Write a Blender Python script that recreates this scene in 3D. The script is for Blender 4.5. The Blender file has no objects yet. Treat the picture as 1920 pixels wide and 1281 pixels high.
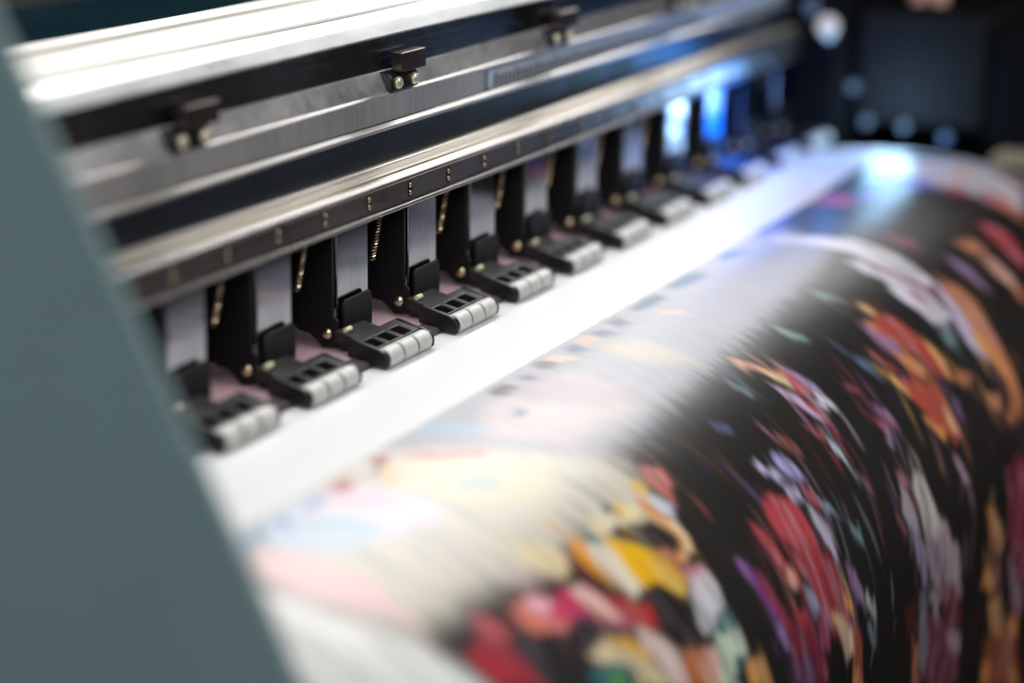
import bpy, bmesh, math, random
import numpy as np
from mathutils import Vector, Matrix
random.seed(7)
SC = bpy.context.scene
COL = SC.collection

# ------------------------------------------------------------------ camera
cam_d = bpy.data.cameras.new("camera")
cam = bpy.data.objects.new("camera", cam_d); COL.objects.link(cam)
cam.matrix_world = Matrix(((0.437727, 0.238908, -0.866786, -0.601311), (-0.899047, 0.127532, -0.418868, -0.404635), (0.010472, 0.962631, 0.270613, 0.245012), (0.000000, 0.000000, 0.000000, 1.000000)))
cam_d.sensor_width = 36.0; cam_d.lens = 75.0
cam_d.clip_start = 0.02; cam_d.clip_end = 60
cam_d.dof.use_dof = True
cam_d.dof.focus_distance = 0.905
cam_d.dof.aperture_fstop = 2.75
cam_d.dof.aperture_blades = 0
SC.camera = cam

# ------------------------------------------------------------------ world
W = bpy.data.worlds.new("World"); SC.world = W; W.use_nodes = True
nt = W.node_tree; bg = nt.nodes["Background"]
tc = nt.nodes.new("ShaderNodeTexCoord"); sp = nt.nodes.new("ShaderNodeSeparateXYZ")
rp = nt.nodes.new("ShaderNodeValToRGB")
mp = nt.nodes.new("ShaderNodeMapRange"); mp.inputs[1].default_value = -1; mp.inputs[2].default_value = 1
nt.links.new(tc.outputs["Generated"], sp.inputs[0]); nt.links.new(sp.outputs[2], mp.inputs[0])
nt.links.new(mp.outputs[0], rp.inputs[0]); nt.links.new(rp.outputs[0], bg.inputs[0])
rp.color_ramp.elements[0].position = 0.36; rp.color_ramp.elements[0].color = (.010, .009, .010, 1)
rp.color_ramp.elements[1].position = 0.60; rp.color_ramp.elements[1].color = (.090, .088, .086, 1)
bg.inputs[1].default_value = 1.0

# ------------------------------------------------------------------ lamps of the room, and added fills
def area(name, loc, target, sx, sy, power, color, spread=180):
    d = bpy.data.lights.new(name, 'AREA'); d.shape = 'RECTANGLE'; d.size = sx; d.size_y = sy
    d.energy = power; d.color = color; d.spread = math.radians(spread)
    o = bpy.data.objects.new(name, d); COL.objects.link(o); o.location = loc
    o.rotation_euler = (Vector(target) - Vector(loc)).to_track_quat('-Z', 'Y').to_euler()
    return o
def azel(az, el, r, c=(0.1, -0.03, 0.03)):
    a, e = math.radians(az), math.radians(el)
    return (c[0] + r*math.cos(e)*math.cos(a), c[1] + r*math.cos(e)*math.sin(a), c[2] + r*math.sin(e))
# wide bright window-like light beyond the machine: gives the sheen on the vinyl and the white top rail
area("window_light", azel(26, 24, 3.0), (0.1, -0.03, 0.03), 2.9, 1.7, 112, (1.0, .975, .95))
# ceiling light overhead
area("ceiling_light", (0.25, -1.15, 1.35), (0.2, -0.1, -0.05), 1.2, 1.2, 17, (1.0, .985, .965))
# weak light from behind the camera
area("room_light", (-1.6, -0.5, 0.9), (0, 0, 0.05), 1.4, 1.0, 13, (.92, .98, 1.0))
# added unseen strip fill under the beam front, brightens the sheet and its sheen
_l = area("beam_strip_lamp", (0.245, 0.0150, 0.0560), (0.245, 0.0150 - .45, 0.0560 - .89), 0.70, 0.010, 0.22, (1.0, .99, .98))
# blue-white lamp at the print carriage, then added fills for spill and glints
def point(name, loc, power, color, r):
    d = bpy.data.lights.new(name, 'POINT'); d.energy = power; d.color = color; d.shadow_soft_size = r
    o = bpy.data.objects.new(name, d); COL.objects.link(o); o.location = loc
point("carriage_lamp", (0.690, -0.042, 0.026), 0.17, (.40, .68, 1.0), 0.016)
point("carriage_lamp_rear", (0.600, 0.016, 0.030), 0.16, (.006, .15, 1.0), 0.024)  # added unseen blue fill between the arms, tints the steel strips
point("platen_lamp", (0.520, 0.018, 0.034), 0.006, (.35, .68, 1.0), 0.005)  # added unseen fill, makes the white glint on a steel strip
point("carriage_lamp_front", (0.630, -0.022, 0.058), 0.06, (.02, .26, 1.0), 0.008)  # added unseen blue fill for the highlights on the rail

SC.view_settings.view_transform = 'Standard'; SC.view_settings.look = 'None'
SC.view_settings.exposure = 0; SC.view_settings.gamma = 1
SC.cycles.use_denoising = True
SC.cycles.max_bounces = 8
SC.cycles.sample_clamp_indirect = 6
# ------------------------------------------------------------------ materials
def hexlin(h):
    v = [int(h[i:i+2], 16)/255 for i in (0, 2, 4)]
    return tuple(c/12.92 if c <= .04045 else ((c+.055)/1.055)**2.4 for c in v)
def mat(name, col, rough=.5, metal=0.0, spec=.5, rvar=0.0, cvar=0.0, scale=(60, 60, 60), bump=0.0, dust=0.0, coat=0.0):
    m = bpy.data.materials.new(name); m.use_nodes = True
    n = m.node_tree; b = n.nodes["Principled BSDF"]; L = n.links.new
    b.inputs["Base Color"].default_value = (*col, 1); b.inputs["Roughness"].default_value = rough
    b.inputs["Metallic"].default_value = metal; b.inputs["Specular IOR Level"].default_value = spec
    b.inputs["Coat Weight"].default_value = coat; b.inputs["Coat Roughness"].default_value = .15
    t = n.nodes.new("ShaderNodeTexCoord"); mpn = n.nodes.new("ShaderNodeMapping"); mpn.inputs[3].default_value = scale
    L(t.outputs["Object"], mpn.inputs[0])
    nz = n.nodes.new("ShaderNodeTexNoise"); nz.inputs["Scale"].default_value = 1; nz.inputs["Detail"].default_value = 5
    nz.inputs["Roughness"].default_value = .65
    L(mpn.outputs[0], nz.inputs[0])
    big = n.nodes.new("ShaderNodeTexNoise"); big.inputs["Scale"].default_value = 18; big.inputs["Detail"].default_value = 3
    L(t.outputs["Object"], big.inputs[0])
    add = n.nodes.new("ShaderNodeMath"); add.operation = 'ADD'
    L(nz.outputs[0], add.inputs[0]); L(big.outputs[0], add.inputs[1])
    rr = n.nodes.new("ShaderNodeMapRange"); rr.inputs[1].default_value = .6; rr.inputs[2].default_value = 1.4
    rr.inputs[3].default_value = max(.02, rough-rvar); rr.inputs[4].default_value = rough+rvar
    L(add.outputs[0], rr.inputs[0]); L(rr.outputs[0], b.inputs["Roughness"])
    mx = n.nodes.new("ShaderNodeMix"); mx.data_type = 'RGBA'
    mx.inputs[6].default_value = (*[c*(1-cvar) for c in col], 1); mx.inputs[7].default_value = (*[min(1, c*(1+cvar)) for c in col], 1)
    cr = n.nodes.new("ShaderNodeMapRange"); cr.inputs[1].default_value = .7; cr.inputs[2].default_value = 1.3
    L(add.outputs[0], cr.inputs[0]); L(cr.outputs[0], mx.inputs[0])
    last = mx.outputs[2]
    if dust:
        vo = n.nodes.new("ShaderNodeTexNoise"); vo.inputs["Scale"].default_value = 900; vo.inputs["Detail"].default_value = 2
        L(t.outputs["Object"], vo.inputs[0])
        ds = n.nodes.new("ShaderNodeMapRange"); ds.inputs[1].default_value = .66; ds.inputs[2].default_value = .74
        L(vo.outputs[0], ds.inputs[0])
        dn = n.nodes.new("ShaderNodeMapRange"); dn.inputs[1].default_value = .45; dn.inputs[2].default_value = .62
        L(big.outputs[0], dn.inputs[0])
        mu = n.nodes.new("ShaderNodeMath"); mu.operation = 'MULTIPLY'; L(ds.outputs[0], mu.inputs[0]); L(dn.outputs[0], mu.inputs[1])
        mu2 = n.nodes.new("ShaderNodeMath"); mu2.operation = 'MULTIPLY'; mu2.inputs[1].default_value = dust; L(mu.outputs[0], mu2.inputs[0])
        m2 = n.nodes.new("ShaderNodeMix"); m2.data_type = 'RGBA'; m2.inputs[7].default_value = (.75, .73, .70, 1)
        L(mu2.outputs[0], m2.inputs[0]); L(last, m2.inputs[6]); last = m2.outputs[2]
        if metal:
            sub = n.nodes.new("ShaderNodeMath"); sub.operation = 'SUBTRACT'; sub.inputs[0].default_value = metal
            L(mu2.outputs[0], sub.inputs[1]); L(sub.outputs[0], b.inputs["Metallic"])
    L(last, b.inputs["Base Color"])
    if bump:
        bp = n.nodes.new("ShaderNodeBump"); bp.inputs["Strength"].default_value = bump; bp.inputs["Distance"].default_value = .0004
        L(nz.outputs[0], bp.inputs["Height"]); L(bp.outputs[0], b.inputs["Normal"])
    return m
def emit(name, col, s):
    m = bpy.data.materials.new(name); m.use_nodes = True; b = m.node_tree.nodes["Principled BSDF"]
    b.inputs["Base Color"].default_value = (.10, .12, .15, 1)
    b.inputs["Emission Color"].default_value = (*col, 1); b.inputs["Emission Strength"].default_value = s
    return m
XS = (6, 900, 900)     # streaks along the beam
M = dict(
 whiterail = mat("white_anodised_rail", (.74, .73, .71), .42, .45, rvar=.06, cvar=.13, scale=XS, bump=.05),
 toprear   = mat('cream_anodised_rail', (.46, .44, .405), .55, .25, spec=.30, rvar=.08, cvar=.14, scale=XS, bump=.03),
 bevel     = mat("milled_aluminium", (.60, .63, .65), .32, 1, rvar=.06, cvar=.10, scale=(60, 200, 200), dust=.8, bump=.02),
 fascia    = mat("smoked_aluminium", (.30, .27, .265), .26, 1, rvar=.05, cvar=.12, scale=XS, dust=.5, bump=.04),
 ledge     = mat("scratched_aluminium", (.78, .77, .78), .40, 1, rvar=.08, cvar=.16, scale=(160, 160, 160), dust=1, bump=.06),
 panel     = mat("brushed_panel", (.62, .60, .58), .58, 1, rvar=.08, cvar=.16, scale=(420, 420, 14), dust=.3, bump=.08),
 edge      = mat("bright_edge", (.80, .78, .76), .36, .85, rvar=.08, cvar=.1, scale=XS),
 navy      = mat("dark_coated_beam", (.012, .016, .024), .34, 0, rvar=.06, cvar=.25, scale=XS),
 cream     = mat("warm_anodised_rail", (.80, .75, .67), .38, .75, rvar=.07, cvar=.10, scale=XS, dust=.3, bump=.05),
 groove    = mat("olive_groove", (.36, .32, .24), .35, .8, rvar=.06, cvar=.15, scale=XS, dust=.8),
 holed     = mat("dark_steel_rail", (.30, .26, .24), .30, 1, rvar=.06, cvar=.15, scale=XS, bump=.04),
 lip       = mat("polished_lip", (.44, .42, .41), .30, 1, rvar=.1, cvar=.15, scale=XS, dust=.6),
 clampm    = mat('brown_clamp_metal', (.075, .055, .05), .25, .6, rvar=.05, cvar=.15, dust=.3),
 scalem    = mat('satin_scale', (.62, .63, .66), .55, .6, rvar=.08, cvar=.12, scale=(420, 420, 14)),
 steel     = mat("brushed_steel_strip", (.31, .31, .33), .06, 1, rvar=.05, cvar=.35, scale=(1400, 300, 22), bump=.09),
 black     = mat("black_plastic", (.006, .006, .0065), .36, 0, spec=.4, rvar=.08, cvar=.3, scale=(500, 500, 500), bump=.05),
 blackside = mat("black_steel_blade", (.005, .005, .0055), .5, 0, spec=.25, rvar=.08, cvar=.3, scale=(500, 500, 500)),
 grime     = mat("worn_black_plastic", (.010, .0095, .009), .42, 0, spec=.4, rvar=.1, cvar=.5, scale=(260, 260, 260), dust=.15, bump=.08),
 roller    = mat("grey_rubber_roller", (.50, .50, .48), .48, 0, rvar=.1, cvar=.09, scale=(900, 240, 240), dust=.25, bump=.10),
 rend      = mat("roller_end_face", (.20, .20, .19), .5, 0, rvar=.1, cvar=.3, scale=(800, 800, 800)),
 brass     = mat("dull_brass", (.62, .50, .33), .28, 1, rvar=.08, cvar=.2, scale=(600, 600, 600)),
 screw     = mat("zinc_screw", (.85, .74, .55), .35, .6, rvar=.08, cvar=.2, scale=(600, 600, 600)),
 spring    = mat("spring_wire", (.62, .50, .34), .30, 1, rvar=.05, cvar=.1),
 cream_pin = mat("cream_nylon", (.48, .44, .28), .5, 0, cvar=.2, rvar=.1),
 pink      = mat("pink_feed_plate", (.46, .31, .34), .45, .1, rvar=.1, cvar=.10, scale=(90, 500, 90)),  # pink tint paints reflected light into the plate's base colour
 lipgrey   = mat('grey_feed_lip', (.10, .085, .10), .35, .3, rvar=.1, cvar=.2, scale=(90, 500, 90)),  # dark grey paints the shade where the plate front curves down
 cover     = mat("teal_grey_paint", (.235, .335, .35), .6, 0, rvar=.06, cvar=.04, scale=(300, 300, 300), bump=.02),
 dark      = mat("dark_plastic", (.008, .008, .009), .95, 0, spec=.0, rvar=.1, cvar=.3, scale=(200, 200, 200)),
 teal      = mat("dark_teal_panel", (.008, .022, .030), .95, 0, spec=.0, rvar=.1, cvar=.2),
 greyp     = mat("dark_grey_post", (.03, .03, .032), .95, 0, spec=.0, rvar=.1, cvar=.2),
 carriage  = mat("charcoal_carriage", (.012, .0115, .012), .8, 0, spec=.10, rvar=.08, cvar=.2, scale=(200, 200, 200)),
 pinkcap   = mat("salmon_cap", (.85, .50, .42), .45, 0, rvar=.1, cvar=.1),
 tan       = mat("tan_plate", (.42, .34, .22), .5, .2, rvar=.1, cvar=.1),
 tick      = mat("black_ink", (.02, .02, .022), .5),
 green     = mat("green_label", (.010, .045, .018), .45, 0, cvar=.3, rvar=.1, scale=(900, 900, 900)),
 bluem     = mat("blue_edge", (.35, .62, .85), .35, .0),
 chrome    = mat("chrome_screw", (.9, .9, .92), .12, 1, cvar=.05, rvar=.04),
 ledp      = emit('white_lamp', (.80, .78, .80), .75),  # glow stands for the highlight on a shiny screw
 leds      = emit("blue_white_lamp", (.30, .62, 1.0), 1.1),  # blue lower part of the same screw highlight
 ledb      = emit("blue_lamp", (.05, .25, .80), .3),
 ledw      = emit("pale_lamp", (.30, .55, .90), .10),
)

# ------------------------------------------------------------------ mesh helpers
def link(name, bm, m, parent=None, bevel=0, seg=2, smooth=False):
    me = bpy.data.meshes.new(name); bmesh.ops.recalc_face_normals(bm, faces=bm.faces); bm.to_mesh(me); bm.free()
    if m is not None: me.materials.append(m)
    o = bpy.data.objects.new(name, me); COL.objects.link(o)
    if parent is not None: o.parent = parent
    if smooth: me.shade_smooth(); me.set_sharp_from_angle(angle=math.radians(40))
    if bevel:
        b = o.modifiers.new("bevel", 'BEVEL'); b.width = bevel; b.segments = seg; b.limit_method = 'ANGLE'; b.angle_limit = math.radians(35)
    return o
def box(bm, x0, x1, y0, y1, z0, z1):
    v = [bm.verts.new((x, y, z)) for x in (x0, x1) for y in (y0, y1) for z in (z0, z1)]
    for q in ((0,1,3,2),(4,6,7,5),(0,4,5,1),(2,3,7,6),(0,2,6,4),(1,5,7,3)): bm.faces.new([v[i] for i in q])
def prismX(bm, prof, x0, x1):
    """closed YZ profile extruded along X"""
    a = [bm.verts.new((x0, y, z)) for y, z in prof]; b = [bm.verts.new((x1, y, z)) for y, z in prof]
    n = len(prof); bm.faces.new(a); bm.faces.new(b[::-1])
    for i in range(n): bm.faces.new((a[i], a[(i+1) % n], b[(i+1) % n], b[i]))
def prismY(bm, prof, y0, y1):
    a = [bm.verts.new((x, y0, z)) for x, z in prof]; b = [bm.verts.new((x, y1, z)) for x, z in prof]
    n = len(prof); bm.faces.new(a); bm.faces.new(b[::-1])
    for i in range(n): bm.faces.new((a[i], a[(i+1) % n], b[(i+1) % n], b[i]))
def lathe(bm, prof, c, axis='x', n=32):
    """prof: (along, radius) list, closed at both ends"""
    rings = []
    for a, r in prof:
        ring = []
        for k in range(n):
            t = 2*math.pi*k/n; u, w = r*math.cos(t), r*math.sin(t)
            p = {'x': (c[0]+a, c[1]+u, c[2]+w), 'y': (c[0]+u, c[1]+a, c[2]+w), 'z': (c[0]+u, c[1]+w, c[2]+a)}[axis]
            ring.append(bm.verts.new(p))
        rings.append(ring)
    for p, q in zip(rings, rings[1:]):
        for k in range(n): bm.faces.new((p[k], p[(k+1) % n], q[(k+1) % n], q[k]))
    bm.faces.new(rings[0]); bm.faces.new(rings[-1][::-1])
def tube(bm, pts, r, n=8):
    rings = []
    for i, p in enumerate(pts):
        d = (Vector(pts[min(i+1, len(pts)-1)]) - Vector(pts[max(i-1, 0)])).normalized()
        u = d.orthogonal().normalized() if i == 0 else (u0 - d*u0.dot(d)).normalized()
        u0 = u; w = d.cross(u)
        rings.append([bm.verts.new(Vector(p) + r*(math.cos(2*math.pi*k/n)*u + math.sin(2*math.pi*k/n)*w)) for k in range(n)])
    for p, q in zip(rings, rings[1:]):
        for k in range(n): bm.faces.new((p[k], p[(k+1) % n], q[(k+1) % n], q[k]))
    bm.faces.new(rings[0][::-1]); bm.faces.new(rings[-1])
def empty(name, loc=(0, 0, 0), parent=None):
    o = bpy.data.objects.new(name, None); COL.objects.link(o); o.location = loc; o.empty_display_size = .02
    if parent is not None: o.parent = parent
    return o
def new(): return bmesh.new()
def tag(o, label, cat, group=None):
    o['label'] = label; o['category'] = cat
    if group: o['group'] = group

# ------------------------------------------------------------------ printer: beam and rails
X0, X1 = -.135, .700
P = empty('large_format_printer', (0, 0, 0))
tag(P, 'large format inkjet printer, long metal beam over pinch rollers, teal grey side cover', 'printer')
def rail(name, prof, m, bev=.0004, x0=X0, x1=X1):
    bm = new(); prismX(bm, prof, x0, x1); return link(name, bm, M[m], P, bev)
# white top rail with three shallow steps
rail('top_rail', [(.0438,.1296),(.0438,.120),(.0626,.120),(.0626,.1296)], 'whiterail', .0003)
rail('stepped_cover', [(.0628,.1299),(.0628,.120),(.1215,.120),(.1215,.1313),(.1060,.1313),(.1048,.1301),(.0850,.1301),(.0840,.1308),(.0640,.1308)], 'toprear', .0003)
rail('bevel_strip', [(.0392,.1246),(.0436,.1294),(.0436,.1230),(.0392,.1230)], 'bevel', .0002)
rail('fascia', [(.0390,.1243),(.0390,.1104),(.0700,.1104),(.0700,.1195),(.0436,.1195),(.0436,.1228),(.0395,.1228),(.0395,.1243)], 'fascia', .0002)
rail('ledge', [(.0388,.1102),(.0345,.1018),(.0345,.0985),(.0448,.0985),(.0448,.1102)], 'ledge', .0002)
rail('ledge_trim', [(.0343,.1019),(.0332,.1009),(.0332,.0999),(.0343,.0999)], 'edge', .0002)
rail('brushed_panel', [(.0335,.0997),(.0335,.0896),(.0440,.0896),(.0440,.0997)], 'panel', .0002, x1=.2735)
rail('panel_trim', [(.0334,.0894),(.0311,.0880),(.0311,.0866),(.0334,.0866)], 'edge', .0003)
rail('beam_face', [(.0315,.0865),(.0315,.0735),(.0420,.0735),(.0420,.0865)], 'navy', .0002)
rail('rear_body', [(.0450,.0980),(.0450,.0640),(.1260,.0640),(.1260,.1190),(.0710,.1190),(.0710,.0980)], 'dark', .001)
rail('guide_rail', [(.0312,.0738),(.0286,.0738),(.0279,.0732),(.0268,.0733),(.0250,.0727),(.0240,.0716),(.0240,.0660),(.0312,.0660)], 'cream', .0005)
rail('groove_strip', [(.0238,.0722),(.0222,.0714),(.0222,.0660),(.0238,.0660)], 'groove', .0002)
rail('rail_trim', [(.0219,.0711),(.0200,.0703),(.0184,.0690),(.0184,.0683),(.0219,.0683)], 'lip', .0004)
# dark steel rail pierced by oblong holes in pairs
bm = new(); prismX(bm, [(.0180,.0681),(.0180,.0589),(.0215,.0589),(.0215,.0681)], X0, X1)
hr = link('holed_rail', bm, M['holed'], P, .0003)
rail('rail_lip', [(.0180,.0587),(.0168,.0583),(.0163,.0574),(.0168,.0567),(.0215,.0567),(.0215,.0587)], 'lip', .0003)
HX = [.0691 + .0347*k for k in range(-5, 18)]
for hx in HX:
    bm = new()
    for dz in (.0652, .0620):     # two sunk rivet heads in one oblong hole
        lathe(bm, [(-.0001, .0012), (-.0004, .0010), (-.0007, .0005)], (hx, .0181, dz), 'y', 16)
    o = link('rivet_pair', bm, M['brass'], P, smooth=True)
    bm = new()
    pts = []
    for k in range(24):
        t = 2*math.pi*k/24; pts.append((.0016*math.cos(t), .0017*math.sin(t) + (.0017 if math.sin(t) >= 0 else -.0017)))
    prismY(bm, [(hx+a, .0636+b) for a, b in pts], .01782, .0185)
    link('oblong_slot', bm, M['dark'], P)
# scale plate at the right of the panel
bm = new(); prismX(bm, [(.0345,.0996),(.0345,.0896),(.0430,.0896),(.0430,.0996)], .2785, X1)
sp_ = link('scale_plate', bm, M['scalem'], P, .0002)
bm = new()
for k in range(60):
    x = .2855 + k*.0045
    h = .0042 if k % 5 else .0055
    box(bm, x, x+.0016, .0342, .0347, .0908, .0910+h)
link('scale_marks', bm, M['tick'], P)
bm = new(); box(bm, .2788, .2812, .0338, .0344, .0897, .0990); link('scale_end', bm, M['bluem'], P, .0002)
bm = new(); box(bm, .366, .402, .0312, .0314, .0765, .0825); box(bm, .415, .445, .0312, .0314, .0775, .0835)
link('green_label', bm, M['green'], P)

# ------------------------------------------------------------------ clamps on the ledge
def clamp(x):
    c = empty('clamp', (x, 0, 0), P)
    bm = new(); prismX(bm, [(.0325,.1015),(.0325,.1075),(.0345,.1095),(.0386,.1100),(.0386,.1050)], 0, .0235)
    link('clamp_foot', bm, M['black'], c, .0006)
    bm = new(); prismX(bm, [(.0308,.1095),(.0308,.1170),(.0313,.1176),(.0362,.1180),(.0362,.1095)], .0060, .0275)
    link('clamp_plate', bm, M['clampm'], c, .0007, 3)
    for sx in (.0050, .0195):
        bm = new(); lathe(bm, [(.0002, .0026), (-.0006, .0027), (-.0014, .0022), (-.0019, .0013), (-.0021, .0004)], (sx, .0324, .1052), 'y', 20)
        link('clamp_screw', bm, M['screw'], c, smooth=True)
for x in (.0235, .1840, .3445, .5050): clamp(x)

# ------------------------------------------------------------------ pinch roller units
def grid_plate(bm, xs, ys, mask, z0, z1):
    nx, ny = len(xs), len(ys)
    T = [[bm.verts.new((xs[i], ys[j], z1(ys[j]))) for j in range(ny)] for i in range(nx)]
    B = [[bm.verts.new((xs[i], ys[j], z0(ys[j]))) for j in range(ny)] for i in range(nx)]
    def on(i, j): return 0 <= i < nx-1 and 0 <= j < ny-1 and mask[j][i]
    for i in range(nx-1):
        for j in range(ny-1):
            if not on(i, j): continue
            bm.faces.new((T[i][j], T[i+1][j], T[i+1][j+1], T[i][j+1])); bm.faces.new((B[i][j], B[i][j+1], B[i+1][j+1], B[i+1][j]))
            if not on(i-1, j): bm.faces.new((T[i][j], T[i][j+1], B[i][j+1], B[i][j]))
            if not on(i+1, j): bm.faces.new((T[i+1][j], B[i+1][j], B[i+1][j+1], T[i+1][j+1]))
            if not on(i, j-1): bm.faces.new((T[i][j], B[i][j], B[i+1][j], T[i+1][j]))
            if not on(i, j+1): bm.faces.new((T[i][j+1], T[i+1][j+1], B[i+1][j+1], B[i][j+1]))
    bmesh.ops.delete(bm, geom=[v for v in bm.verts if not v.link_faces], context='VERTS')

def make_unit():
    u = empty('pinch_roller_unit', (0, 0, 0), P)
    # housing: sloping top with three slots, narrow neck towards the hinge
    xs = [.0018, .0040, .0102, .0152, .0214, .0264, .0326, .0372]
    xs = [.0018, .0035, .0105, .0135, .0215, .0245, .0325, .0372]
    ys = [.0052, .0062, .0128, .0176, .0262]
    mask = [[1]*7, [1,0,1,0,1,0,1], [1]*7, [0,0,1,1,1,0,0]]
    mask[3] = [0,1,1,1,1,0,0]
    bm = new(); grid_plate(bm, xs, ys, mask, lambda y: .0055+.10*(y-.005), lambda y: .0084+.20*(y-.005))
    link('housing', bm, M['grime'], u, .0006, 3)
    bm = new(); box(bm, .0022, .0368, .0068, .0172, .0026, .0052); link('housing_floor', bm, M['dark'], u)
    # side cheeks
    prof = [(-.0010,.0016),(.0006,.0004),(.0184,.0036),(.0176,.0108),(.0150,.0112),(.0040,.0086),(.0010,.0072),(-.0012,.0045)]
    for x0, x1 in ((0, .0017), (.0373, .0388)):
        bm = new(); prismX(bm, prof, x0, x1); link('cheek', bm, M['black'], u, .0005, 3)
    # three rollers
    for x0 in (.0022, .0140, .0258):
        bm = new(); r = .0043
        lathe(bm, [(0, .0036), (.0001, .0039), (.0004, r), (.0098, r), (.0101, .0039), (.0102, .0036)], (x0, .0026, .0042), 'x', 48)
        o = link('roller', bm, M['roller'], u, smooth=True)
        o.data.materials.append(M['rend'])
        for f in o.data.polygons:
            if abs(f.normal.x) > .95: f.material_index = 1
    bm = new(); lathe(bm, [(0, .0012), (.0380, .0012)], (.0004, .0026, .0042), 'x', 12); link('axle', bm, M['screw'], u, smooth=True)
    bm = new(); lathe(bm, [(0, .0035), (.0370, .0035)], (.0012, .0026, .0041), 'x', 24); link('roller_core', bm, M['blackside'], u, smooth=True)
    # upright tongue in front of the steel strip
    bm = new(); prismY(bm, [(.0095,.0095),(.0095,.0215),(.0110,.0238),(.0302,.0243),(.0318,.0215),(.0318,.0095)], .0250, .0266)
    link('tongue', bm, M['blackside'], u, .0003)
    # steel strip
    bm = new(); box(bm, .0088, .0335, .0280, .0290, .0060, .0655); link('steel_strip', bm, M['steel'], u, .0003)
    # black blade seen side on, with a rivet
    bm = new(); prismX(bm, [(.0285,.0655),(.0285,.0180),(.0262,.0160),(.0262,.0060),(.0300,.0047),(.0338,.0042),(.0372,.0072),(.0400,.0092),(.0450,.0098),(.0478,.0120),(.0478,.0400),(.0445,.0655)], .0058, .0072)
    link('blade', bm, M['blackside'], u, .0002)
    bm = new(); lathe(bm, [(.0002, .0022), (-.0004, .0022), (-.0010, .0015), (-.0013, .0006)], (.0057, .0312, .0102), 'x', 24)
    link('rivet', bm, M['brass'], u, smooth=True)
    bm = new(); prismX(bm, [(.0262,.0112),(.0262,.0040),(.0190,.0036),(.0185,.0092)], .0060, .0085); link('link_arm', bm, M['black'], u, .0004)
    bm = new(); lathe(bm, [(0, .0011), (.0042, .0011)], (.0052, .0222, .0128), 'x', 14); link('hinge_pin', bm, M['cream_pin'], u, smooth=True)
    # return spring behind the strip
    bm = new(); pts = []; turns = 24
    for k in range(turns*12+1):
        t = k/12; f = t/turns
        c = Vector((.0500 + .0120*f, .0360, .031 + .030*f))
        pts.append((c.x + .0012*math.cos(2*math.pi*t), c.y + .0012*math.sin(2*math.pi*t), c.z))
    tube(bm, pts, .00034, 6); link('spring', bm, M['spring'], u, smooth=True)
    return u
def copy_tree(o, parent):
    c = o.copy(); COL.objects.link(c); c.parent = parent
    for ch in o.children: copy_tree(ch, c)
    return c
unit = make_unit()
for k in range(-1, 12):
    if k == 0: continue
    c = copy_tree(unit, P); c.location = (.06*k + random.uniform(-.0004, .0004), random.uniform(-.0004, .0004), 0); c.rotation_euler.z = math.radians(random.uniform(-.9, .9))

# feed plate, platen
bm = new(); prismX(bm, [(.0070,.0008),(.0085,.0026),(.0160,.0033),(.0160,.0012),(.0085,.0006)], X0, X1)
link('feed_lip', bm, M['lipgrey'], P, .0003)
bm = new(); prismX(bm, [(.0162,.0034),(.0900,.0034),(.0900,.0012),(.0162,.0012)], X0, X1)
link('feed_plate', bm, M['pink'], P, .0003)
bm = new(); box(bm, X0, X1, .062, .066, .0034, .064); link('rear_wall', bm, M['dark'], P)
YC0, R = -.050, .128
def sm(t): t = np.clip(t, 0, 1); return t*t*(3-2*t)
def prof(s, X=0.0):
    s = np.asarray(s, float); YC = YC0 - .045*sm((X-.25)/.42)
    th = np.clip((s+YC)/R, 0, np.pi/2); L = -YC + R*np.pi/2
    Y = np.where(s < -YC, -s, YC-R*np.sin(th)); Z = np.where(s < -YC, 0, -R*(1-np.cos(th))); Z = np.where(s > L, -R-(s-L), Z)
    return Y, Z + .005*sm((X-.5)/.17)*np.sin(np.pi*np.clip(s/.12, 0, 1))
ss = np.linspace(-.09, .60, 70); Yp, Zp = prof(ss)
top = [(float(y)+.0015*math.sin(min(max((s+YC0)/R, 0), math.pi/2)), float(z)-.0022) for s, y, z in zip(ss, Yp, Zp)]
bm = new(); prismX(bm, top + [(.09, -.5)], X0+.012, .690); link('platen', bm, M['greyp'], P)

# side cover with a sloping front edge
bm = new()
e = [(.0380,.2950),(-.0244,.1691),(-.0870,.0498),(-.1172,-.0087),(-.1980,-.1720),(-.33,-.46)]
prismX(bm, e + [(.45,-.46),(.45,.2950)], -.1380, -.135)
link('side_cover', bm, M['cover'], P, .0006)
# rear housing behind the top rail
bm = new(); box(bm, -.133, .02, .1300, .30, .05, .112); link('rear_housing', bm, M['dark'], P, .003)
bm = new(); box(bm, .02, .055, .1300, .30, .05, .112); link('rear_post', bm, M['greyp'], P, .003)
bm = new(); box(bm, .055, .9, .1300, .30, .05, .112); link('rear_panel', bm, M['teal'], P, .003)
# end housing that the rails run into
bm = new(); box(bm, .7005, .845, -.004, .146, -.02, .16); link('end_housing', bm, M['dark'], P, .004)
bm = new(); box(bm, .846, .98, -.36, .146, -.30, .225); link('end_cabinet', bm, M['dark'], P, .004)  # added dark block, keeps window light off the far sheet and rails
for (y, z, r, mm) in ((.0165, .0855, .0050, 'ledw'), (.0050, .0745, .0066, 'ledp'), (.0040, .0690, .0035, 'leds')):  # glowing discs; large pale one and blue below imitate a screw's highlight
    bm = new(); lathe(bm, [(0, r), (-.002, r), (-.005, r*.5)], (.7003, y, z), 'x', 20); link('indicator_lamp', bm, M[mm], P, smooth=True)

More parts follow.
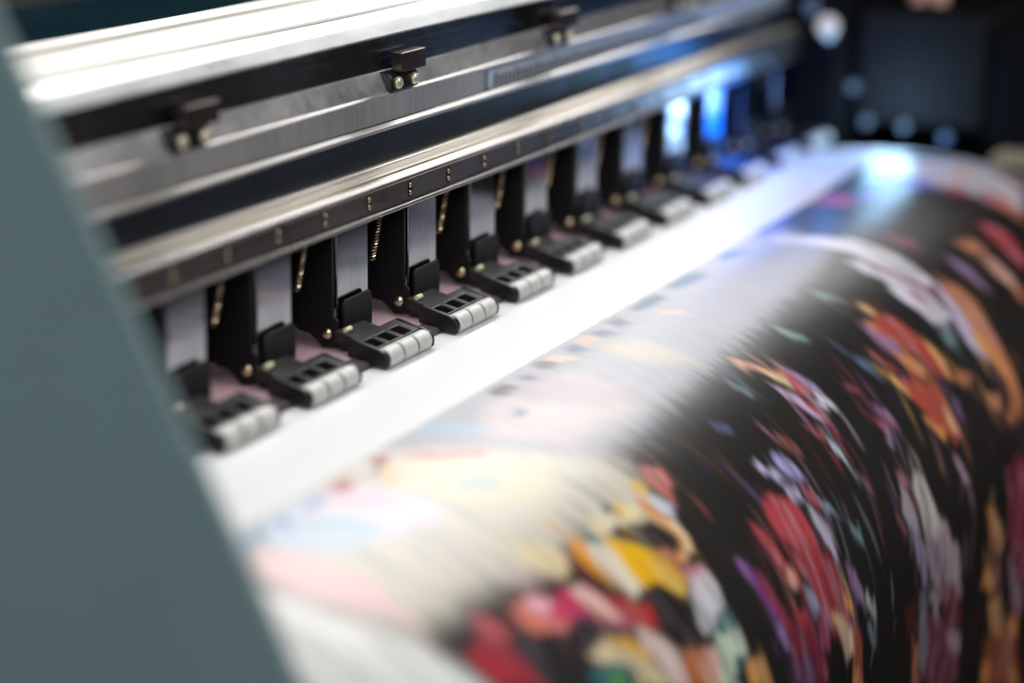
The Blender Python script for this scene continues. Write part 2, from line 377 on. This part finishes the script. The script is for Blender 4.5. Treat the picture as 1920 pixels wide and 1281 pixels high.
# ------------------------------------------------------------------ carriage
C = empty('print_carriage', (.722, -.050, 0))
tag(C, 'dark charcoal box shaped print carriage with small blue white lamps along its lower edge', 'print carriage')
bm = new(); box(bm, 0, .10, -.041, .041, .012, .0835); link('carriage_case', bm, M['carriage'], C, .003, 3)
bm = new(); box(bm, .01, .09, -.038, .038, .0836, .0865); link('carriage_lid', bm, M['dark'], C, .001)
for y in (.012, -.001):
    bm = new(); lathe(bm, [(0, .0055), (.010, .0055), (.014, .003)], (.030, y, .0866), 'z', 20); link('carriage_cap', bm, M['pinkcap'], C, smooth=True)
for (y, z, r, mm) in ( (.0430,.0340,.0036,'ledw'), (.0330,.0120,.0036,'ledw'), (.0080,.0110,.0034,'ledw'), (-.0190,.0060,.0036,'ledb')):
    bm = new(); lathe(bm, [(.001, r), (-.002, r), (-.004, r*.6)], (-.001, y, z), 'x', 20); link('carriage_lamp_lens', bm, M[mm], C, smooth=True)
bm = new(); box(bm, .002, .09, -.075, -.043, .004, .0800); link('carriage_side', bm, M['dark'], C, .003)
bm = new(); box(bm, -.03, .0, -.100, -.055, -.004, .003); link('carriage_foot', bm, M['tan'], C, .001)

# ------------------------------------------------------------------ printed vinyl
STROKES = [
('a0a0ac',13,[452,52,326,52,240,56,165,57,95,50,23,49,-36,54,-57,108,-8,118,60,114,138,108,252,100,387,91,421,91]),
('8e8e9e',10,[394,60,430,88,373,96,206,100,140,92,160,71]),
('c4b4b8',10,[97,54,153,64,152,99,91,98,66,70]),
('ddd6c6',14,[-64,53,4,38,32,48,71,90,105,116,93,138,60,140,44,127,-2,129,-28,121,-72,121,-88,86]),
('cdd6e6',9,[-60,51,-23,46,-5,65,-21,86,-54,81,-66,65]),
('f3cfd0',10,[-71,58,-65,72,-59,97,-65,117,-85,92,-87,70]),
('f7f5f2',9,[-93,74,-87,97,-72,121,-64,144,-61,169,-146,125]),
('e8dce8',10,[-36,54,-9,55,1,74,2,90,-24,88,-42,74]),
('5d8aa0',3,[-81,56,-63,51,-53,51,-58,57,-70,58]),
('4f7fa6',2.5,[-49,53,-41,51,-44,56,-50,57]),
('8fa3c4',3,[-34,53,-21,51,-22,57,-31,57]),
('b05060',2,[-16,52,-1,50,-3,56,-10,59]),
('a04048',2,[16,51,27,49,28,53,18,56]),
('40526e',2,[9,56,16,54,16,57,9,59]),
('eec090',3,[9,59,18,56,18,60,6,67,1,66]),
('c25860',1.5,[28,53,40,64,56,77,52,79,36,67]),
('e2d8bc',10,[24,57,50,80,72,97,42,112,10,88,7,69]),
('b8c8c0',4,[22,81,37,83,39,92,31,94,20,87]),
('9ab4c8',3,[59,43,71,48,74,60,80,71,65,65,57,55]),
('bcd0e0',4,[-40,58,-27,69,-25,81,-38,82,-46,67]),
('e4ccd6',7,[-18,55,0,66,1,79,-14,74,-25,64]),
('1f6690',3.6,[371,47,386,46,394,53,386,57,367,55,365,50]),
('165c88',3.6,[306,47,328,46,341,51,332,58,311,56,299,52]),
('1c5878',3.6,[257,49,277,47,289,50,283,56,266,56,254,53]),
('54547a',3.6,[230,48,242,49,235,58,225,57]),
('50648c',3.6,[210,48,220,52,218,60,207,58]),
('e8a898',3.6,[196,49,208,51,204,57,193,54]),
('566488',3.6,[183,49,193,50,188,60,179,56]),
('5a5a68',3.6,[156,48,166,48,165,56,156,58,151,53]),
('ecc0a8',3.6,[163,48,173,50,175,61,165,56]),
('70508c',3.6,[137,50,144,53,140,59,134,56]),
('3a1830',3.6,[114,49,126,49,126,56,114,58,110,53]),
('a8989e',12,[119,57,147,66,168,87,164,97,133,87,113,68]),
('506c84',3,[94,68,103,67,105,71,96,72]),
('d0b090',5,[262,60,270,68,267,74,259,64]),
('b8aa96',11,[201,57,213,67,219,89,216,98,192,84,191,66]),
('1c2c34',2.2,[454,49,486,47,507,49,502,58,477,57,448,56]),
('b03060',2,[511,49,543,49,548,59,535,69,517,69,515,56]),
('6a4ac0',2.5,[537,64,556,66,552,75,533,73]),
('1c5a66',3,[554,53,577,54,586,65,555,74,550,62]),
('58b0d0',3.5,[586,54,604,55,616,70,604,81,589,70,579,59]),
('5030c8',3.5,[583,68,600,75,598,92,589,102,575,92,570,78]),
('1a4048',4,[566,70,577,81,569,96,548,92,548,77]),
('d8ccd8',6,[612,49,643,64,662,88,664,110,650,137,602,149,596,134,600,121,588,108,594,93,605,75]),
('f0a070',3,[631,95,649,98,640,106,622,105]),
('b03040',3,[587,100,602,108,595,118,583,111]),
('c86a80',4,[604,121,616,125,602,133,588,130]),
('a02840',4,[687,113,713,122,640,139,655,129]),
('e07a50',4,[609,126,616,133,605,149,592,152,593,137]),
('ece6f6',2.5,[426,56,435,71,450,92,451,104,452,121,448,132,447,143,431,139,429,129,425,117,428,101,421,79,416,61]),
('e9e4f6',2.5,[415,101,423,108,425,119,429,133,431,143,430,152,431,159,419,159,408,154,409,146,406,138,408,129,416,122,410,112]),
('8a3070',1.6,[423,108,429,121,435,135,440,148,438,156,434,153,433,142,425,128,419,115]),
('b04070',1.6,[420,134,426,140,426,147,420,145,417,137]),
('d8c8ec',2,[447,143,446,152,439,165,434,175,430,183,424,177,427,165,434,153]),
('d88a58',2.5,[453,141,461,149,462,162,458,174,451,186,450,192,431,182,435,172,442,161,445,149]),
('f4b048',1.8,[435,171,445,178,441,188,428,181]),
('a080b0',1.6,[484,135,489,143,485,156,484,166,479,156,478,143]),
('d88a58',2.2,[508,135,524,138,525,147,516,150,508,143]),
('e2a890',2.2,[515,148,519,157,517,169,511,177,505,172,502,161]),
('c23848',3,[551,134,562,144,556,156,550,165,533,171,536,161,541,148]),
('c06a30',2.5,[512,173,517,177,502,184,502,178]),
('8a2848',1.6,[472,103,481,112,478,122,467,114]),
('80a0a8',1.5,[360,101,363,108,365,116,356,109]),
('88a8ac',1.5,[297,103,304,111,307,119,295,113]),
('86a4a4',1.5,[412,160,416,164,412,171,406,168]),
('f6c070',1.5,[371,119,378,124,378,132,372,132,369,124]),
('c8452e',1.8,[373,130,385,138,386,150,391,160,392,167,365,155,366,146,363,134]),
('f09a4a',1.5,[362,128,368,136,368,149,370,158,361,150,360,138]),
('9a6aa8',1.5,[356,127,360,135,361,146,365,155,354,151,353,138]),
('c2402c',1.8,[364,132,386,142,389,154,394,163,394,173,390,179,380,176,375,168,374,158,365,147,363,138]),
('ee9440',1.5,[360,150,366,157,370,165,372,173,366,172,359,163,356,153]),
('f6b452',1.5,[389,157,394,163,394,174,390,181,385,176,386,166]),
('a070b0',1.4,[361,133,364,142,367,152,365,155,360,146,356,137]),
('d07a48',2,[444,168,456,174,454,185,451,200,447,213,441,221,430,222,424,218,435,212,439,200,439,187,440,175]),
('f2a23c',1.4,[434,175,442,182,443,196,441,207,437,198,435,185]),
('c8b0dc',1.5,[433,160,436,166,434,178,434,192,430,188,429,175]),
('c87a30',1.8,[439,211,446,216,437,222,428,222,424,218]),
('c87840',1.6,[390,181,404,183,409,188,402,191,394,186]),
('d8955a',1.8,[412,201,426,206,423,211,413,210]),
('e8e0f2',1.5,[409,151,422,157,419,159,410,155]),
('7a9aa0',1.3,[414,160,416,165,412,170,409,166]),
('607a9a',1.4,[326,139,331,146,332,155,327,155,322,145]),
('a8402c',1.4,[340,141,346,148,350,159,344,156,338,146]),
('f4b65c',1.4,[335,154,344,160,348,168,344,171,338,163]),
('c4472e',1.8,[344,161,360,168,370,179,371,188,372,198,370,204,363,207,355,196,348,183,344,171]),
('f0a040',1.4,[343,181,351,189,358,198,351,196,343,185]),
('f0a85c',1.4,[366,187,369,195,370,204,364,201,362,193]),
('8a5a98',1.3,[380,185,384,191,381,199,377,195]),
('c8a0c0',1.4,[356,209,362,216,366,228,360,223,356,215]),
('f4b088',2,[240,107,252,115,264,128,253,127,245,118,236,112]),
('f8e0a0',1.2,[249,116,257,123,264,132,258,132,249,125]),
('e2582c',1.4,[261,129,268,136,264,141,257,135]),
('d04058',1.4,[262,125,267,130,266,139,259,140,255,133]),
('d8b8e4',1.5,[241,125,250,134,255,142,261,152,253,152,248,145,242,134]),
('c03850',1.4,[253,140,261,146,264,152,258,151,252,145]),
('b49ad0',1.4,[262,120,271,129,275,139,273,144,268,138,265,129]),
('e4e0ee',1.4,[268,140,274,146,276,151,271,152,262,146]),
('70909a',1.4,[219,109,223,116,225,123,219,122,215,115]),
('a84050',1.4,[235,148,246,152,248,158,243,157]),
('8a3a34',1.6,[202,136,214,145,219,153,219,158,213,156,207,148]),
('a03c48',1.2,[299,148,306,152,303,154,296,151]),
('a86aa0',1.4,[307,161,313,167,315,174,310,174,305,166]),
('c05070',1.4,[297,163,304,169,309,175,302,174]),
('b8a0d0',1.3,[304,173,307,178,302,181,299,177]),
('c0ccd8',1.3,[246,160,252,164,252,172,248,169,244,163]),
('607080',1.2,[249,169,255,176,257,184,253,181]),
('8a4860',1.2,[257,180,262,184,262,193,258,187]),
('ccc4f0',1.4,[176,147,183,150,189,156,193,162,184,158,177,152]),
('b4acee',1.6,[192,149,201,153,207,163,204,166,196,164,193,157]),
('c8b8e4',1.4,[185,162,195,166,193,171,184,169]),
('405a9a',3,[176,122,184,126,183,130,174,127]),
('cc3e4c',2,[161,160,175,163,184,167,187,176,187,185,162,176,158,167]),
('c83c48',2,[160,160,176,164,184,170,186,177,185,186,185,197,177,197,167,184,161,172]),
('aa2c38',2,[163,181,180,189,195,200,196,211,195,222,199,234,203,245,190,238,176,225,167,211,166,199,161,188]),
('c03848',1.8,[143,162,149,169,152,177,153,185,157,192,147,187,144,178,142,169]),
('e0788c',1.5,[146,175,151,180,150,184,145,181]),
('f4a488',1.5,[145,187,156,189,158,196,152,196,148,191]),
('9aa0c8',1.5,[161,195,166,203,167,211,161,209,159,202]),
('c8bcdc',1.6,[194,176,200,182,201,191,200,198,194,193,192,183]),
('b83c48',1.5,[199,167,206,171,206,178,200,176,197,171]),
('a8b4c8',1.4,[205,172,209,176,217,189,211,184]),
('8a3aa0',1.8,[115,169,122,172,126,179,126,190,128,199,121,196,118,184,114,175]),
('a02c50',1.8,[124,174,130,182,133,191,136,200,138,211,129,207,125,196,122,184]),
('7a5a9c',1.8,[120,197,127,201,130,211,125,212,120,205]),
('8a1c38',2.4,[134,202,151,206,156,215,159,224,167,242,129,227,129,213]),
('5a2458',2.4,[127,215,148,221,154,237,125,226]),
('c02434',2,[142,202,152,205,155,210,144,208]),
('a0305c',2,[163,211,173,215,170,227,162,226,160,218]),
('f4d0a0',1.5,[177,216,189,221,197,233,198,244,187,237,179,223]),
('e89040',1.6,[193,211,200,218,203,224,195,222]),
('b85024',2,[198,226,208,236,215,262,197,255,198,241]),
('e0984a',2,[196,246,208,252,215,262,197,255]),
('8a5a9a',1.6,[205,204,213,210,217,220,210,225,205,214]),
('6a8a90',1.5,[224,193,234,198,232,205,223,200]),
('b0bcc0',1.8,[217,224,229,230,232,238,221,233]),
('70808c',1.6,[216,235,227,242,233,251,220,244]),
('d4ccc4',1.8,[313,198,318,203,321,212,325,224,329,232,315,232,305,228,305,215,304,203]),
('b8b0bc',1.8,[292,200,297,205,299,217,299,227,289,218,284,207]),
('988ca8',1.8,[289,219,300,228,307,241,303,254,291,238]),
('c8acb4',2,[305,228,329,231,341,247,350,267,352,278,330,271,311,251,305,237]),
('8c7c94',1.8,[311,231,323,238,327,256,313,252]),
('701c30',2.2,[323,254,349,273,355,291,342,290,328,274]),
('a898a8',1.6,[307,253,320,263,327,282,318,277]),
('7a3048',2,[297,262,331,280,351,295,357,326,314,305,303,281]),
('b08a9c',1.6,[333,289,353,296,356,309,342,301]),
('8a8090',1.6,[293,250,305,255,311,288,307,302,299,282]),
('c07080',1.4,[294,194,300,199,299,203,293,200]),
('9a5a58',1.4,[276,208,283,213,284,219,277,215]),
('5c2028',2,[272,248,290,256,297,273,280,264]),
('c0703c',1.8,[286,271,298,279,302,300,292,295]),
('d08a30',1.6,[383,243,393,250,404,273,401,279,387,263]),
('e0b878',1.3,[391,252,397,258,400,267,393,262]),
('7c2c1c',2,[386,265,406,286,407,304,394,299,395,284]),
('d89228',1.6,[380,280,388,279,396,288,393,295,384,289]),
('d8a05a',1.7,[392,298,407,302,414,327,408,331,397,315]),
('a04a20',2.2,[393,319,434,335,445,373,389,343]),
('e08a34',1.8,[417,324,432,326,435,338,423,335]),
('e0862c',1.8,[389,330,401,337,398,348,389,343]),
('d8903c',1.8,[427,353,438,359,441,370,431,365]),
('8a1c3c',2.5,[409,238,433,240,448,319,428,303,410,273]),
('a07a94',1.8,[412,283,427,299,441,324,433,328,423,312]),
('ffcc38',2,[93,121,102,124,102,129,92,130,87,128]),
('e4e2f0',1.8,[93,130,101,132,104,139,97,141,92,136]),
('e07a68',2.2,[106,121,119,126,115,133,106,138,104,132,104,126]),
('f0a050',1.6,[87,128,90,132,94,141,96,148,94,154,85,158,76,157,74,155,86,153,89,149,85,140,83,133]),
('fce0a8',1.5,[89,138,96,143,96,151,92,156,82,158,90,152,90,144]),
('e09070',1.6,[69,146,78,149,76,156,71,151]),
('f8c850',1.8,[69,125,76,126,76,129,69,130,65,128]),
('3c4c60',1.8,[64,122,70,123,68,126,63,125]),
('fbe9b0',2,[78,127,84,130,79,134,67,134,63,132]),
('f6eed0',2,[51,123,64,129,55,133,47,129]),
('2a1c1c',2,[61,131,73,136,83,138,87,144,88,150,82,151,71,147,61,140,55,134]),
('ffc818',1.6,[50,132,61,140,70,148,74,156,76,162,71,168,64,164,59,157,51,155,45,154,46,146,47,139]),
('fdd76a',1.6,[62,148,69,153,71,165,64,164,61,156]),
('f6ead6',1.8,[40,127,47,132,49,139,47,148,47,155,40,155,35,149,33,142,34,133]),
('f0a838',1.4,[35,123,39,126,34,134,33,143,35,151,33,149,28,141,27,133,30,127]),
('3a7a60',1.4,[40,126,48,130,46,132,40,130]),
('1e1616',2.4,[26,125,28,128,25,137,28,145,34,152,41,157,50,157,58,158,65,166,71,171,63,179,58,185,50,181,43,172,36,166,34,156,23,145,11,136,19,134]),
('f4e2b4',2.2,[8,114,21,123,24,129,17,135,10,134,6,129,1,121]),
('1c1414',3,[-17,126,-6,130,13,137,16,140,4,138,-11,132,-20,132]),
('e88878',2.2,[-24,132,-13,131,-6,133,-1,147,-8,148,-18,145,-24,144,-26,139]),
('f4c0d0',1.8,[-15,132,-6,134,-2,141,-1,144,-10,140,-17,136]),
('d04468',2,[-12,139,10,137,19,142,25,150,26,159,29,165,20,159,10,152,-2,148,-10,143]),
('f8d4cc',1.7,[9,138,17,139,22,149,25,158,19,156,13,149,9,142]),
('c43a38',2,[20,141,26,149,35,155,45,161,40,168,31,165,27,158,23,150]),
('5a3a78',1.6,[4,148,15,155,23,163,18,163,7,154]),
('1c1616',3,[-31,137,-21,145,-3,149,9,155,20,163,7,158,-8,159,-9,164,-19,165,-38,157,-41,148,-39,141]),
('c05058',3,[-43,125,-34,130,-32,138,-42,139,-50,134]),
('b83040',3,[-60,132,-50,135,-40,142,-39,150,-37,158,-60,147,-61,140]),
('e8d8b0',2.2,[-8,159,7,160,16,164,22,170,27,180,30,187,10,179,10,172,0,167]),
('f0b840',1.6,[9,159,21,164,26,171,26,175,17,169,9,162]),
('2c6468',2,[-10,162,1,166,14,174,10,176,-1,174,-16,167]),
('60a848',1.5,[-2,169,5,172,3,175,-5,172]),
('e8d0c8',2.2,[29,163,37,170,44,179,43,187,41,192,30,187,28,176,24,168]),
('c87848',2,[46,180,58,185,52,197,41,192]),
('e8e4ec',2,[78,161,90,163,93,171,90,180,82,179,76,184,67,183,66,177,72,170]),
('e08a9c',1.6,[77,158,90,163,94,166,81,164]),
('2a7070',1.8,[80,180,92,183,92,188,83,187,76,184]),
('d4e4cc',2,[75,185,92,190,92,198,86,202,74,202,77,207,59,200,66,189]),
('1e5a60',1.6,[78,197,89,199,86,204,79,204]),
('e8a850',2,[86,202,101,203,105,218,85,210]),
('e8b4a0',2,[60,184,71,189,62,201,52,197]),
]

DX, DS = .001, .001
xa = np.arange(-.128, .6725, DX); sa = np.arange(-.062, .600, DS)
NX, NS = len(xa), len(sa)
GX, GS = np.meshgrid(xa*1000, sa*1000, indexing='ij')
rng = np.random.default_rng(3)
def vnoise(u, v, seed):
    r = np.random.default_rng(seed); T = r.random((257, 257))
    u = np.mod(u, 256); v = np.mod(v, 256)
    i, j = u.astype(int), v.astype(int); f, g = u-i, v-j; f = f*f*(3-2*f); g = g*g*(3-2*g)
    return (T[i, j]*(1-f)+T[i+1, j]*f)*(1-g) + (T[i, j+1]*(1-f)+T[i+1, j+1]*f)*g
def fb(u, v, seed): return (vnoise(u, v, seed) + .5*vnoise(u*2.1, v*2.1, seed+1) + .25*vnoise(u*4.3, v*4.3, seed+2))/1.75
WX = GX + 5.0*(fb(GX/7+50, GS/40+50, 11)-.5) + 1.6*(fb(GX/1.6+50, GS/14+50, 12)-.5)
WS = GS + 9.0*(fb(GX/4+50, GS/30+50, 13)-.5) + 6.0*(fb(GX/1.5+50, GS/25+50, 14)-.5)
wr = .12 + .88*sm((GS-55)/50)
wx_ = .45 + .55*sm((GX-60)/80)
WX = GX + (WX-GX)*wr*wx_; WS = GS + (WS-GS)*wr*wx_
img = np.empty((NX, NS, 3)); img[:] = (.0105, .0095, .0100)
hue = fb(GX/60+9, GS/70+9, 21)[..., None]
img = img*(1-hue) + np.array((.020, .016, .012))*hue
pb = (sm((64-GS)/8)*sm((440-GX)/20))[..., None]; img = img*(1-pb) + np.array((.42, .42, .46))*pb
tx = fb(GX/2.2+50, GS/30+50, 31)
ty = fb(GX/1.7+50, GS/26+50, 33)
tz = fb(GX/3.1+50, GS/18+50, 37)
for col, soft, q in STROKES:
    p = np.array(q, float).reshape(-1, 2); c = np.array(hexlin(col))
    i0 = max(0, int((p[:, 0].min()+128-12)/1)); i1 = min(NX, int(p[:, 0].max()+128+12))
    j0 = max(0, int(p[:, 1].min()+62-16)); j1 = min(NS, int(p[:, 1].max()+62+16))
    if i1 <= i0 or j1 <= j0: continue
    x, s = WX[i0:i1, j0:j1], WS[i0:i1, j0:j1]
    ins = np.zeros(x.shape, bool); d = np.full(x.shape, 1e9)
    for a in range(len(p)):
        (ax, ay), (bx, by) = p[a-1], p[a]
        with np.errstate(divide='ignore', invalid='ignore'):
            cr = ((ay > s) != (by > s)) & (x < (bx-ax)*(s-ay)/(by-ay) + ax)
        ins ^= cr
        L2 = max((bx-ax)**2+(by-ay)**2, 1e-6); t = np.clip(((x-ax)*(bx-ax)+(s-ay)*(by-ay))/L2, 0, 1)
        d = np.minimum(d, np.hypot(x-ax-t*(bx-ax), s-ay-t*(by-ay)))
    sd = np.where(ins, d, -d); al = np.clip(sd/(soft*1.25)+.5, 0, 1)
    al = al*al*(3-2*al)*((.55+.45*np.clip((tx[i0:i1, j0:j1]-.30)*5, 0, 1)) if p[:, 1].mean() > 90 else .97)
    k1 = np.clip((ty[i0:i1, j0:j1]-.52)*5, 0, 1)[..., None]; k2 = np.clip((tz[i0:i1, j0:j1]-.55)*5, 0, 1)[..., None]
    amt = .12 if (soft >= 5 or p[:, 1].mean() < 90) else (.22 if p[:, 0].mean() < 90 else .40)
    c = c*(1-amt*k1) + c[[0, 2, 1]]*.5*amt*k1
    c = c*(1-amt*k2) + (c*.5+np.array((.42, .36, .46)))*amt*k2
    img[i0:i1, j0:j1] = img[i0:i1, j0:j1]*(1-al[..., None]) + c*al[..., None]
    # loose bristle streaks of the same paint beside and over the stroke
    if soft < 2.7 and c.mean() > .06:
        for q2 in range(3):
            cx_ = rng.uniform(p[:, 0].min()-3, p[:, 0].max()+3); cs_ = rng.uniform(p[:, 1].min()-8, p[:, 1].max()+10)
            ln, wd = rng.uniform(6, 20), rng.uniform(.7, 2.0)
            a0 = max(0, int(cx_+128-26)); a1 = min(NX, int(cx_+128+26)); b0 = max(0, int(cs_+62-26)); b1 = min(NS, int(cs_+62+26))
            if a1 <= a0 or b1 <= b0: continue
            xx = WX[a0:a1, b0:b1]-cx_; s2 = WS[a0:a1, b0:b1]-cs_
            al2 = np.clip(1.3-np.hypot((xx-rng.uniform(-.2, .2)*s2)/wd, s2/ln)*1.3, 0, 1)[..., None]*rng.uniform(.25, .75)
            base_c = np.array(hexlin(col))*rng.uniform(.45, 1.1)
            img[a0:a1, b0:b1] = img[a0:a1, b0:b1]*(1-al2)+base_c*al2
# sparse muted flecks scattered over the black
for q in range(170):
    cx_, cs_ = rng.uniform(-60, 640), rng.uniform(70, 540); ln, wd = rng.uniform(5, 22), rng.uniform(.8, 2.6)
    c = np.array(hexlin(['5a3038', '6a4a78', '4a6a78', '7a4424', '3a2c50', '808088', '5a1c2c'][rng.integers(7)]))
    i0 = max(0, int(cx_+128-30)); i1 = min(NX, int(cx_+128+30)); j0 = max(0, int(cs_+62-30)); j1 = min(NS, int(cs_+62+30))
    if i1 <= i0 or j1 <= j0: continue
    sl = rng.uniform(-.25, .25); x = WX[i0:i1, j0:j1]-cx_; s = WS[i0:i1, j0:j1]-cs_; x = x-sl*s
    al = np.clip(1.4-np.hypot(x/wd, s/ln)*1.4, 0, 1)[..., None]*rng.uniform(.25, .8)*(img[i0:i1, j0:j1].sum(-1, keepdims=True) < .12)
    img[i0:i1, j0:j1] = img[i0:i1, j0:j1]*(1-al)+c*al
# fine brush streaks of the picture, running with the feed
st = fb(GX/1.3+50, GS/22+50, 41)[..., None]
lum = np.clip(img.mean(-1, keepdims=True)*1.6, 0, .85)
img *= 1 + (.60*st-.30)*(1-lum)
g = img.mean(-1, keepdims=True); img = g + (img-g)*(1.12-.24*sm((GX-40)/80))[..., None]
softr = (.25+.75*sm((GX-60)/120))[..., None]
bl = img.copy()
for ax_, n_ in ((0, 1), (1, 2)):
    acc = bl*0
    for k in range(-n_, n_+1): acc += np.roll(bl, k, axis=ax_)
    bl = acc/(2*n_+1)
img = img*(1-softr)+bl*softr
# unprinted margins
mz = np.clip((46.0 + 1.2*(fb(GX/5+50, GS*0+3, 51)-.5) - GS)/1.0, 0, 1)[..., None]
img = img*(1-mz) + np.array((.74, .74, .75))*mz
mr = np.clip((GX-667)/1.0, 0, 1)[..., None]; img = img*(1-mr) + np.array((.74, .74, .75))*mr
Yv, Zv = prof(sa[None, :], xa[:, None])
verts = np.empty((NX, NS, 3)); verts[..., 0] = xa[:, None]; verts[..., 1] = Yv; verts[..., 2] = Zv
wav = .0010*(fb(GX/120+5, GS/90+5, 61)-.5)*np.clip((GS-20)/60, 0, 1)
verts[..., 2] += wav
idx = np.arange(NX*NS).reshape(NX, NS)
F = np.stack([idx[:-1, :-1], idx[:-1, 1:], idx[1:, 1:], idx[1:, :-1]], -1).reshape(-1, 4)[:, ::-1]
me = bpy.data.meshes.new('printed_sheet')
me.vertices.add(NX*NS); me.vertices.foreach_set('co', verts.ravel())
me.loops.add(F.size); me.loops.foreach_set('vertex_index', F.ravel().astype(np.int32))
me.polygons.add(len(F)); me.polygons.foreach_set('loop_start', (np.arange(len(F))*4).astype(np.int32))
me.polygons.foreach_set('loop_total', np.full(len(F), 4, np.int32))
me.update(calc_edges=True); me.shade_smooth()
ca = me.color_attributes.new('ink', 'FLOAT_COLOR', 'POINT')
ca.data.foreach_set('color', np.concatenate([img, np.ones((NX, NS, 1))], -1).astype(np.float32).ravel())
sheet = bpy.data.objects.new('printed_sheet', me); COL.objects.link(sheet)
tag(sheet, 'glossy vinyl sheet printed with colourful abstract brush strokes on black, curving over the platen', 'printed sheet')
m = bpy.data.materials.new('printed_vinyl'); m.use_nodes = True; n = m.node_tree; b = n.nodes['Principled BSDF']
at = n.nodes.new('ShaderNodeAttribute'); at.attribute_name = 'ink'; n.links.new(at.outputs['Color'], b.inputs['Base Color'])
b.inputs['Roughness'].default_value = .37; b.inputs['Specular IOR Level'].default_value = .5
tcn = n.nodes.new('ShaderNodeTexCoord'); mpn = n.nodes.new('ShaderNodeMapping'); mpn.inputs[3].default_value = (420, 22, 22)
nz = n.nodes.new('ShaderNodeTexNoise'); nz.inputs['Scale'].default_value = 1; nz.inputs['Detail'].default_value = 3
bp = n.nodes.new('ShaderNodeBump'); bp.inputs['Strength'].default_value = .28; bp.inputs['Distance'].default_value = .0003
n.links.new(tcn.outputs['Object'], mpn.inputs[0]); n.links.new(mpn.outputs[0], nz.inputs[0]); n.links.new(nz.outputs[0], bp.inputs['Height']); n.links.new(bp.outputs[0], b.inputs['Normal'])
me.materials.append(m)
